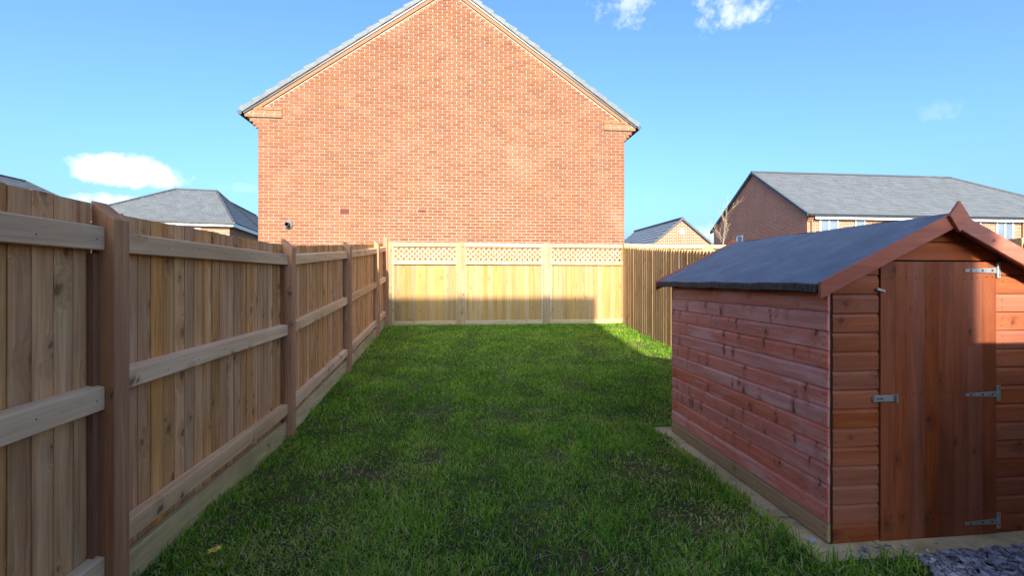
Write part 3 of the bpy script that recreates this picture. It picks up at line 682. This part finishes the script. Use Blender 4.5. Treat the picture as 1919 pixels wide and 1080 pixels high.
# ------------------------------------------------------------------ shed
SX0, SX1, SY0, SY1 = 2.08, 3.50, 2.39, 4.33; SC = 2.79; RZ = 1.90; PT = .4826; EX = .825
def build_shed():
    h = thing('garden_shed', 'red brown timber shed with grey felt roof and closed door', 'shed', (SC, (SY0 + SY1) / 2, 0))
    uz = lambda x: RZ - .045 - abs(x - SC) * PT      # underside of the roof
    # inner carcass keeps light out
    mb = MB(); a, b = SX0 + .02, SX1 - .02
    mb.prism([(a, .0), (b, .0), (b, uz(b) - .01), (SC, uz(SC) - .01), (a, uz(a) - .01)], lambda u, v, d: (u, d, v), (SY0 + .02, SY1 - .02)); link('frame', mb.mesh('frame'), M['dark'], h)
    # side cladding: shiplap boards with a scooped upper edge
    BHt = .1095; n = 13
    prof = [(0, 0), (.016, 0.004), (.016, BHt - .022), (.009, BHt - .006), (.006, BHt), (0, BHt)]
    m = MB(); m.prism(prof, lambda u, v, d: (-u, d, v), (0, SY1 - SY0 - .004)); sme = m.mesh('side_board', .0008)
    m = MB(); m.prism(prof, lambda u, v, d: (u, d, v), (0, SY1 - SY0 - .004)); sme2 = m.mesh('side_board', .0008)
    for k in range(n + 1):
        z = .02 + k * BHt
        if z > 1.43: break
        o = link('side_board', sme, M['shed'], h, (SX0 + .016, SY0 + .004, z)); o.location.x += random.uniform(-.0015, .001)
        if k == 0:
            me = sme.copy(); me.materials.clear(); me.materials.append(M['shedb']); o.data = me; o['label'] = 'weathered unstained bottom board'
        link('side_board', sme2, M['shed'], h, (SX1 - .016, SY0 + .004, z))
    # floor bearer
    mb = MB(); mb.box(SX0 + .015, SX1 - .015, SY0 + .01, SY1 - .01, -.015, .022); link('floor', mb.mesh('floor'), M['shedb'], h)
    # front and back cladding
    DX0, DX1, DZ0, DZ1 = 2.405, 3.165, .012, 1.625
    def end_board(a, b, z0, z1, y, sgn, name='front_board'):
        pf = [(z0 + .003, .0165), (z1 - .022, .0165), (z1 - .006, .009), (z1 - .001, .006)]
        # outline in x,z clipped by the roof slope, extruded in three depth steps
        mb = MB()
        for (za, da), (zb, db) in zip(pf[:-1], pf[1:]):
            poly = clip(clip([(a, za), (b, za), (b, zb), (a, zb)], -PT, 1, uz(SC) - PT * SC - .004), PT, 1, uz(SC) + PT * SC - .004)
            if len(poly) < 3: continue
            k = len(poly); dep = lambda v: da + (db - da) * ((v - za) / (zb - za))
            vs = [(u, y, v) for u, v in poly] + [(u, y - sgn * dep(v), v) for u, v in poly]
            mb.add(vs, [tuple(range(k)), tuple(range(k, 2*k))] + [(i, (i+1) % k, k+(i+1) % k, k+i) for i in range(k)])
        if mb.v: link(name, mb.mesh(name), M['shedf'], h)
    z = .012
    while z < RZ:
        z1 = z + BHt
        if z1 < DZ1:
            end_board(SX0 + .032, DX0 - .006, z, z1, SY0 + .018, 1); end_board(DX1 + .006, SX1 - .006, z, z1, SY0 + .018, 1)
        end_board(SX0 + .006, SX1 - .006, z, z1, SY1 - .018, -1, 'back_board'); z = z1
    z = DZ1 + .007
    for (a, b) in ((SX0 + .032, DX0 - .006), (DX1 + .006, SX1 - .006)): end_board(a, b, 14 * BHt + .012, DZ1 + .005, SY0 + .018, 1)
    while z < RZ - .06: end_board(SX0 + .032, SX1 - .006, z, z + BHt, SY0 + .018, 1); z += BHt
    mb = MB(); mb.box(SX0 + .0165, SX0 + .0315, SY0 + .0045, SY0 + .02, .01, 1.45); link('corner_strip', mb.mesh('corner_strip'), M['dark'], h)
    # door of vertical boards
    nb = 8; p = (DX1 - DX0) / nb
    def topz(x): return min(DZ1, uz(x) - .01)
    door = None
    for k in range(nb):
        a, b = DX0 + k * p + .0002, DX0 + (k + 1) * p - .0002; d = random.uniform(-.0003, .0003); mb = MB()
        mb.hexa([(a, SY0 - .006 + d, DZ0), (b, SY0 - .006 + d, DZ0), (b, SY0 + .017, DZ0), (a, SY0 + .017, DZ0), (a, SY0 - .006 + d, topz(a)), (b, SY0 - .006 + d, topz(b)), (b, SY0 + .017, topz(b)), (a, SY0 + .017, topz(a))])
        me = mb.mesh('door_board', .0006)
        if door is None:
            mb2 = MB(); mb2.box(DX0 + .02, DX1 - .02, SY0 + .0172, SY0 + .0195, .03, 1.5); door = link('door', mb2.mesh('door'), M['shedd'], h)
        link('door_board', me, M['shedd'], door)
    mb = MB()
    for z in (1.53, .86, .16):
        for k in range(nb):
            for dx in (.3, .7):
                x = DX0 + (k + dx) * p + random.uniform(-.006, .006); zz = z + random.uniform(-.008, .008)
                mb.tube([(x, SY0 - .0085, zz), (x, SY0 - .003, zz)], .0032, 6)
    link('nail_head', mb.mesh('nail_head'), M['dark'], door)
    def hinge(z):
        mb = MB(); y = SY0 - .0085
        mb.hexa([(DX1 - .215, y - .003, z - .008), (DX1 - .004, y - .003, z - .017), (DX1 - .004, y, z - .017), (DX1 - .215, y, z - .008), (DX1 - .215, y - .003, z + .008), (DX1 - .004, y - .003, z + .017), (DX1 - .004, y, z + .017), (DX1 - .215, y, z + .008)])
        mb.box(DX1 + .004, DX1 + .032, SY0 - .0045, SY0 - .0005, z - .045, z + .05)
        mb.tube([(DX1, y - .004, z - .04), (DX1, y - .004, z + .04)], .006, 8)
        hg = link('hinge', mb.mesh('hinge'), M['galv'], door); mb = MB()
        for x, dz in ((DX1 - .18, 0), (DX1 - .1, 0), (DX1 - .035, 0), (DX1 + .018, .032), (DX1 + .018, -.03)): mb.tube([(x, y - .0065 if x < DX1 else SY0 - .0065, z + dz), (x, SY0 - .003, z + dz)], .005, 8)
        link('screw', mb.mesh('screw'), M['black'], hg)
    for z in (1.575, .842, .085): hinge(z)
    # hasp and staple, small turn button
    mb = MB(); y = SY0 - .009; mb.box(DX0 - .052, DX0 + .09, y - .004, y, .818, .856); mb.box(DX0 + .083, DX0 + .0905, y - .018, y - .004, .814, .86); mb.box(DX0 - .052, DX0 - .03, y, SY0 + .002, .822, .852)
    hs = link('hasp', mb.mesh('hasp', .001), M['galv'], door); mb = MB(); mb.box(DX0 - .03, DX0 + .008, y - .0055, y - .0045, .833, .838); link('hasp_slot', mb.mesh('hasp_slot'), M['dark'], hs)
    mb = MB(); mb.hexa([(DX0 - .03, y - .008, 1.46), (DX0 + .02, y - .008, 1.449), (DX0 + .02, y, 1.449), (DX0 - .03, y, 1.46), (DX0 - .03, y - .008, 1.474), (DX0 + .02, y - .008, 1.46), (DX0 + .02, y, 1.46), (DX0 - .03, y, 1.474)]); mb.box(DX0 - .026, DX0 - .014, y, SY0 + .002, 1.462, 1.47)
    link('turn_button', mb.mesh('turn_button'), M['galv'], door)
    mb = MB()
    for k in range(13):
        for y in (SY0 + .03, SY0 + .62, SY0 + 1.27, SY1 - .03):
            for dz in (.03, .075):
                if random.random() < .2: continue
                zz = .02 + k * BHt + dz; yy = y + random.uniform(-.006, .006); mb.tube([(SX0 - .0012, yy, zz), (SX0 + .004, yy, zz)], .0034, 6)
    for k in range(14):
        for x in (SX0 + .052, DX0 - .026, DX1 + .05, SX1 - .04):
            for dz in (.03, .075):
                zz = .012 + k * BHt + dz; xx = x + random.uniform(-.004, .004)
                if zz < uz(xx) - .03 and random.random() > .2: mb.tube([(xx, SY0 + .0003, zz), (xx, SY0 + .006, zz)], .0034, 6)
    link('cladding_nail', mb.mesh('cladding_nail'), M['dark'], h)
    # roof boards, felt, folded felt edge
    Y0, Y1 = 2.312, 4.41; nx, ny = 10, 40
    for s_ in (-1, 1):
        mb = MB(); mb.hexa([(SC, Y0 + .02, RZ - .045), (SC + s_ * (EX - .01), Y0 + .02, RZ - .045 - (EX - .01) * PT), (SC + s_ * (EX - .01), Y1 - .02, RZ - .045 - (EX - .01) * PT), (SC, Y1 - .02, RZ - .045),
                            (SC, Y0 + .02, RZ - .025), (SC + s_ * (EX - .01), Y0 + .02, RZ - .025 - (EX - .01) * PT), (SC + s_ * (EX - .01), Y1 - .02, RZ - .025 - (EX - .01) * PT), (SC, Y1 - .02, RZ - .025)])
        link('roof_deck', mb.mesh('roof_deck'), M['shedf'], h)
        # felt sheet with soft waviness
        vs = []; rs = random.Random(3 + s_)
        ph = [rs.uniform(0, 6) for _ in range(6)]
        for j in range(ny + 1):
            y = Y0 + .012 + (Y1 - Y0 - .024) * j / ny
            for i in range(nx + 1):
                d = EX * i / nx; wv = .0025 * math.sin(y * 9 + ph[0] + d * 4) + .002 * math.sin(y * 21 + ph[1]) * (i / nx)
                vs.append((SC + s_ * d, y, RZ - d * PT + wv - (.004 if i == 0 else 0) * 0))
        ed = []
        for j in range(ny + 1):
            x, y, z = vs[j * (nx + 1) + nx]; w1 = .0012 * math.sin(y * 17 + ph[2]) + .0012 * math.sin(y * 41 + ph[3])
            ed.append([(x + s_ * .008, y, z - .008), (x + s_ * (.010 + w1), y, z - .046 + w1 * .6), (x + s_ * .003, y, z - .052 + w1)])
        mb = MB(); mb.add(vs, [(j*(nx+1)+i, j*(nx+1)+i+1, (j+1)*(nx+1)+i+1, (j+1)*(nx+1)+i) for j in range(ny) for i in range(nx)])
        me = mb.mesh('roof_felt', smooth=True); felt = link('roof_felt', me, M['felt'], h)
        mb = MB(); ev = []
        for j in range(ny + 1): ev += [vs[j*(nx+1)+nx]] + ed[j]
        mb.add(ev, [(j*4+i, j*4+i+1, (j+1)*4+i+1, (j+1)*4+i) for j in range(ny) for i in range(3)]); link('felt_fold', mb.mesh('felt_fold'), M['feltedge'], felt)
        for ye, sg in ((Y0, 1), (Y1, -1)):   # barge boards
            hb = .095; e = EX + .012; mb = MB(); t0, t1 = (ye - .018, ye + .002) if sg > 0 else (ye - .002, ye + .018)
            mb.prism([(SC + s_ * .0, RZ + .012), (SC + s_ * e, RZ + .012 - e * PT), (SC + s_ * e, RZ + .012 - e * PT - hb), (SC + s_ * .0, RZ + .012 - hb)], lambda u, v, d: (u, d, v), (t0, t1))
            link('barge_board', mb.mesh('barge_board', .0025), M['barge'], h)
    for ye in (Y0 - .0185, Y1 + .0385):
        mb = MB(); mb.prism([(SC, RZ + .065), (SC + .062, RZ - .02), (SC + .0, RZ - .112), (SC - .062, RZ - .02)], lambda u, v, d: (u, d, v), (ye - .018, ye - .0005)); link('finial', mb.mesh('finial', .002), M['barge'], h)
build_shed()

# ------------------------------------------------------------------ paving under the shed, gravel, bits
def build_paving():
    mb = MB(); mb.box(1.915, 3.60, 2.25, 4.5, -.08, .003); p = struct('paving', mb.mesh('paving'), M['soil'])
    y = 2.255; k = 0
    while y < 4.45:
        x = 1.92
        while x < 3.5:
            m = MB(); m.box(0, .444, 0, .444, 0, .04); me = m.mesh('slab', .004)
            o = link('slab', me, M['slab'], p, (x, y, -.028 + random.uniform(-.003, .002))); o.rotation_euler = (random.uniform(-.004, .004), random.uniform(-.004, .004), 0); x += .45
        y += .45
build_paving()
def build_gravel():
    rng = random.Random(5); vs = []; fs = []; at = []
    def chip(x, y, z, s, flat, t):
        b = len(vs); n = rng.choice((4, 5, 6)); a0 = rng.uniform(0, 6.28); ang = sorted(rng.uniform(0, 6.28) for _ in range(n)); ang = [a0 + 6.28 * i / n + rng.uniform(-.35, .35) for i in range(n)]
        rot = Matrix.Rotation(rng.uniform(-.5, .5), 3, 'X') @ Matrix.Rotation(rng.uniform(-.5, .5), 3, 'Y') @ Matrix.Rotation(rng.uniform(0, 6.28), 3, 'Z')
        for lev, sc in ((-.5, .85), (.5, 1.0)):
            for a in ang:
                r = s * rng.uniform(.75, 1.1) * sc; v = rot @ Vector((r * math.cos(a) * 1.35, r * math.sin(a) * .8, lev * flat * s)); vs.append((x + v.x, y + v.y, z + v.z))
        f = [tuple(b + i for i in range(n))[::-1], tuple(b + n + i for i in range(n))] + [(b + i, b + (i+1) % n, b + n + (i+1) % n, b + n + i) for i in range(n)]
        fs.extend(f); at.extend([t] * len(f))
    for _ in range(8500):
        x = rng.uniform(2.32, 3.78); y = rng.uniform(1.25, 2.262)
        if x < 2.42 + .05 * math.sin(y * 9) + max(0, 2.1 - y) * -.25: continue
        chip(x, y, rng.uniform(-.004, .016), rng.uniform(.007, .019), rng.uniform(.35, .8), rng.random())
    for _ in range(40):
        chip(rng.uniform(2.1, 2.7), rng.uniform(2.2, 2.34), .016, rng.uniform(.006, .014), .6, rng.random())
    me = bpy.data.meshes.new('gravel'); me.from_pydata(vs, [], fs); a = me.attributes.new('tint', 'FLOAT', 'FACE'); a.data.foreach_set('value', at)
    o = link('slate_gravel', me, M['chip']); tag(o, 'purple grey slate chippings in front of the shed', 'gravel', kind='stuff')
    # loose stones on the slabs
    for i, (x, y, s, lab) in enumerate(((2.005, 2.42, .020, 'loose grey stone on the slab by the shed corner'), (1.99, 2.78, .011, 'small grey stone chip on the slab halfway along the shed'))):
        vs.clear(); fs.clear(); at.clear(); chip(0, 0, 0, s, .9, .8); mb = MB(); mb.add(list(vs), list(fs)); mb.a = [.85] * len(fs)
        o = link('stone', mb.mesh('stone', attr=True), M['chip'], None, (x, y, .022)); tag(o, lab, 'stone', 'loose stones')
    # crumpled yellow wrapper on the grass
    r = ray(403, 1037); t = (CAMZ - .03) / -r.z; bm = bmesh.new(); bmesh.ops.create_grid(bm, x_segments=7, y_segments=5, size=.5)
    for v in bm.verts: v.co = Vector((v.co.x * .065 + rng.uniform(-.004, .004), v.co.y * .042 + rng.uniform(-.003, .003), rng.uniform(0, .014)))
    bmesh.ops.solidify(bm, geom=list(bm.faces), thickness=.0008)
    me = bpy.data.meshes.new('wrapper'); bm.to_mesh(me); bm.free(); o = link('litter_wrapper', me, M['yellow'], None, (r.x * t, r.y * t, .046)); o.rotation_euler = (.1, -.15, .5)
    tag(o, 'crumpled yellow wrapper on the grass by the left fence', 'litter')
build_gravel()

# ------------------------------------------------------------------ lawn
def vnoise(x, y, seed):
    rs = np.random.RandomState(seed); g = rs.rand(64, 64); xi = np.floor(x).astype(int); yi = np.floor(y).astype(int); fx = x - xi; fy = y - yi
    fx = fx*fx*(3-2*fx); fy = fy*fy*(3-2*fy); a = g[xi % 64, yi % 64]; b = g[(xi+1) % 64, yi % 64]; c = g[xi % 64, (yi+1) % 64]; d = g[(xi+1) % 64, (yi+1) % 64]
    return (a*(1-fx)+b*fx)*(1-fy) + (c*(1-fx)+d*fx)*fy
def build_lawn():
    rs = np.random.RandomState(11); X = []; Y = []
    for (ya, yb, dens) in ((1.3, 3.2, 8200), (3.2, 4.6, 7000), (4.6, 7.0, 4900), (7.0, 10.36, 3300)):
        n = int((yb - ya) * 5.45 * dens); X.append(rs.uniform(-1.64, 3.79, n)); Y.append(rs.uniform(ya, yb, n))
    X = np.concatenate(X); Y = np.concatenate(Y)
    keep = ~((X > 1.925 + .06 * vnoise(Y * 6, Y * 0, 4)) & (Y > 2.24) & (Y < 4.47)); keep &= ~((X > 2.40 + .05 * np.sin(Y * 9) - np.maximum(0, 2.1 - Y) * .25) & (Y <= 2.25))
    f = .55 * vnoise(X * 2.6 + 9, Y * 2.6, 1) + .3 * vnoise(X * 7, Y * 7 + 3, 2) + .15 * vnoise(X * 17, Y * 17, 3)
    near = np.clip((5.2 - Y) / 3.2, 0, 1)
    bald = np.zeros_like(X)
    for (cx, cy, r) in ((-.75, 3.75, .38), (-.25, 3.95, .22), (-1.0, 2.7, .3), (1.55, 2.75, .25), (1.5, 3.5, .25), (-.3, 5.2, .25)):
        bald = np.maximum(bald, np.exp(-((X - cx)**2 + (Y - cy)**2) / r**2))
    p = np.clip(1.25 - near * 1.0 * np.clip((.54 - f) * 4.0, 0, 1) - bald * .62 * (f < .62), .3, 1)
    edge = (X < -1.58) | (X > 3.72) | (Y > 10.28); p = np.where(edge, 1, p)
    keep &= rs.rand(len(X)) < p; X = X[keep]; Y = Y[keep]; f = f[keep]; near = near[keep]; bald = bald[keep]; edge = edge[keep]; N = len(X)
    Z = np.interp(Y, [k[0] for k in GK], [k[1] for k in GK]) - .004
    clump = vnoise(X * 5 + 3, Y * 5, 8)
    Lh = rs.uniform(.018, .042, N) * (.45 + 1.1 * clump) * (1 - .45 * bald) * (1 + .35 * near); Lh *= np.where(rs.rand(N) < .06, 1.5, 1)
    slabedge = (X > 1.82) & (Y > 2.2) & (Y < 4.55); Lh = np.where(slabedge | (edge & (Y < 9)), Lh * 1.45, Lh)
    Wd = rs.uniform(.0016, .0034, N) * np.interp(Y, [1, 4, 10.4], [1.05, 1.35, 2.2])
    th = rs.uniform(0, 2*np.pi, N); lean = rs.uniform(.25, 1.25, N) * Lh; dx, dy = np.cos(th), np.sin(th); px, py = -dy, dx
    tint = np.clip(.12 + .55 * f + rs.normal(0, .20, N) - .03 * near, .0, .78)
    dry = rs.rand(N) < (.05 + .22 * near * (.4 + f) + .3 * bald); tint = np.where(dry, rs.uniform(.78, 1, N), tint); Lh = np.where(dry, Lh * .9, Lh); lean = np.where(dry, lean * 1.5, lean)
    hgt = np.sqrt(np.maximum(Lh**2 - (lean*.6)**2, (Lh*.35)**2))
    v = np.zeros((N, 5, 3), np.float32)
    for k, (s_, w, hh) in enumerate(((0, -1, 0), (0, 1, 0), (.38, -.8, .58), (.38, .8, .58), (1, 0, 1))):
        v[:, k, 0] = X + dx * lean * s_ + px * Wd * w; v[:, k, 1] = Y + dy * lean * s_ + py * Wd * w; v[:, k, 2] = Z + hgt * hh
    base = (np.arange(N) * 5)[:, None]
    quads = (base + np.array([[0, 1, 3, 2]])).astype(np.int32); tris = (base + np.array([[2, 3, 4]])).astype(np.int32)
    me = bpy.data.meshes.new('lawn_grass'); me.vertices.add(N * 5); me.vertices.foreach_set('co', v.ravel())
    li = np.concatenate([quads, tris], axis=1).ravel(); me.loops.add(N * 7); me.loops.foreach_set('vertex_index', li)
    me.polygons.add(N * 2); st = (np.arange(N) * 7)[:, None] + np.array([[0, 4]]); me.polygons.foreach_set('loop_start', st.ravel().astype(np.int32))
    me.polygons.foreach_set('loop_total', np.tile(np.array([4, 3], np.int32), N)); me.update(calc_edges=True)
    a = me.attributes.new('tint', 'FLOAT', 'POINT'); a.data.foreach_set('value', np.repeat(tint, 5).astype(np.float32))
    o = link('lawn_grass', me, M['grass']); tag(o, 'patchy green lawn between the fences', 'grass', kind='stuff'); print('blades', N)
build_lawn()

# ------------------------------------------------------------------ sapling in front of the far gable
def build_sapling():
    rng = random.Random(2); Y = 17.5; x = X_at(1352, Y); h = thing('sapling_tree', 'thin young tree with sparse pale leaves before the red gable', 'tree', (x, Y, .5))
    top = Z_at(1360, 402, Y); mb = MB(); lf = MB()
    def twig(p, d, L, r, lev):
        q = [p]; dd = d.copy()
        for i in range(4): dd = (dd + Vector((rng.uniform(-.15, .15), rng.uniform(-.15, .15), .06))).normalized(); q.append(q[-1] + dd * L / 4)
        mb.tube(q, [r, r * .85, r * .7, r * .55, r * .35], 5)
        if lev < 2:
            for i in range(1, 5):
                for _ in range(2):
                    nd = (dd + Vector((rng.uniform(-1, 1), rng.uniform(-1, 1), rng.uniform(-.1, .7)))).normalized(); twig(q[i], nd, L * rng.uniform(.35, .55), r * .45, lev + 1)
        else:
            for i in range(2, 5):
                if rng.random() < .55:
                    c = q[i]; a = Vector((rng.uniform(-1, 1), rng.uniform(-1, 1), rng.uniform(-1, 1))).normalized() * .035; b = a.cross(Vector((rng.uniform(-1, 1), rng.uniform(-1, 1), 1))).normalized() * .018
                    lf.add([c, c + a * .5 + b, c + a, c + a * .5 - b], [(0, 1, 2, 3)])
    base = Vector((x, Y, .4)); tr = MB(); mid = Vector((x + .05, Y, 2.6)); tr.tube([base, Vector((x + .02, Y, 1.5)), mid], [.035, .028, .022], 8); link('trunk', tr.mesh('trunk', smooth=True), M['bark'], h)
    twig(mid, Vector((.05, 0, 1)), top - 2.6, .018, 0)
    for k in range(5): twig(mid + Vector((0, 0, -.3 + k * .22)), Vector((rng.uniform(-1, 1), rng.uniform(-.6, .6), .8)).normalized(), .75, .010, 1)
    cr = link('crown', mb.mesh('crown'), M['bark'], h); link('leaves', lf.mesh('leaves'), M['leaf'], h)
build_sapling()
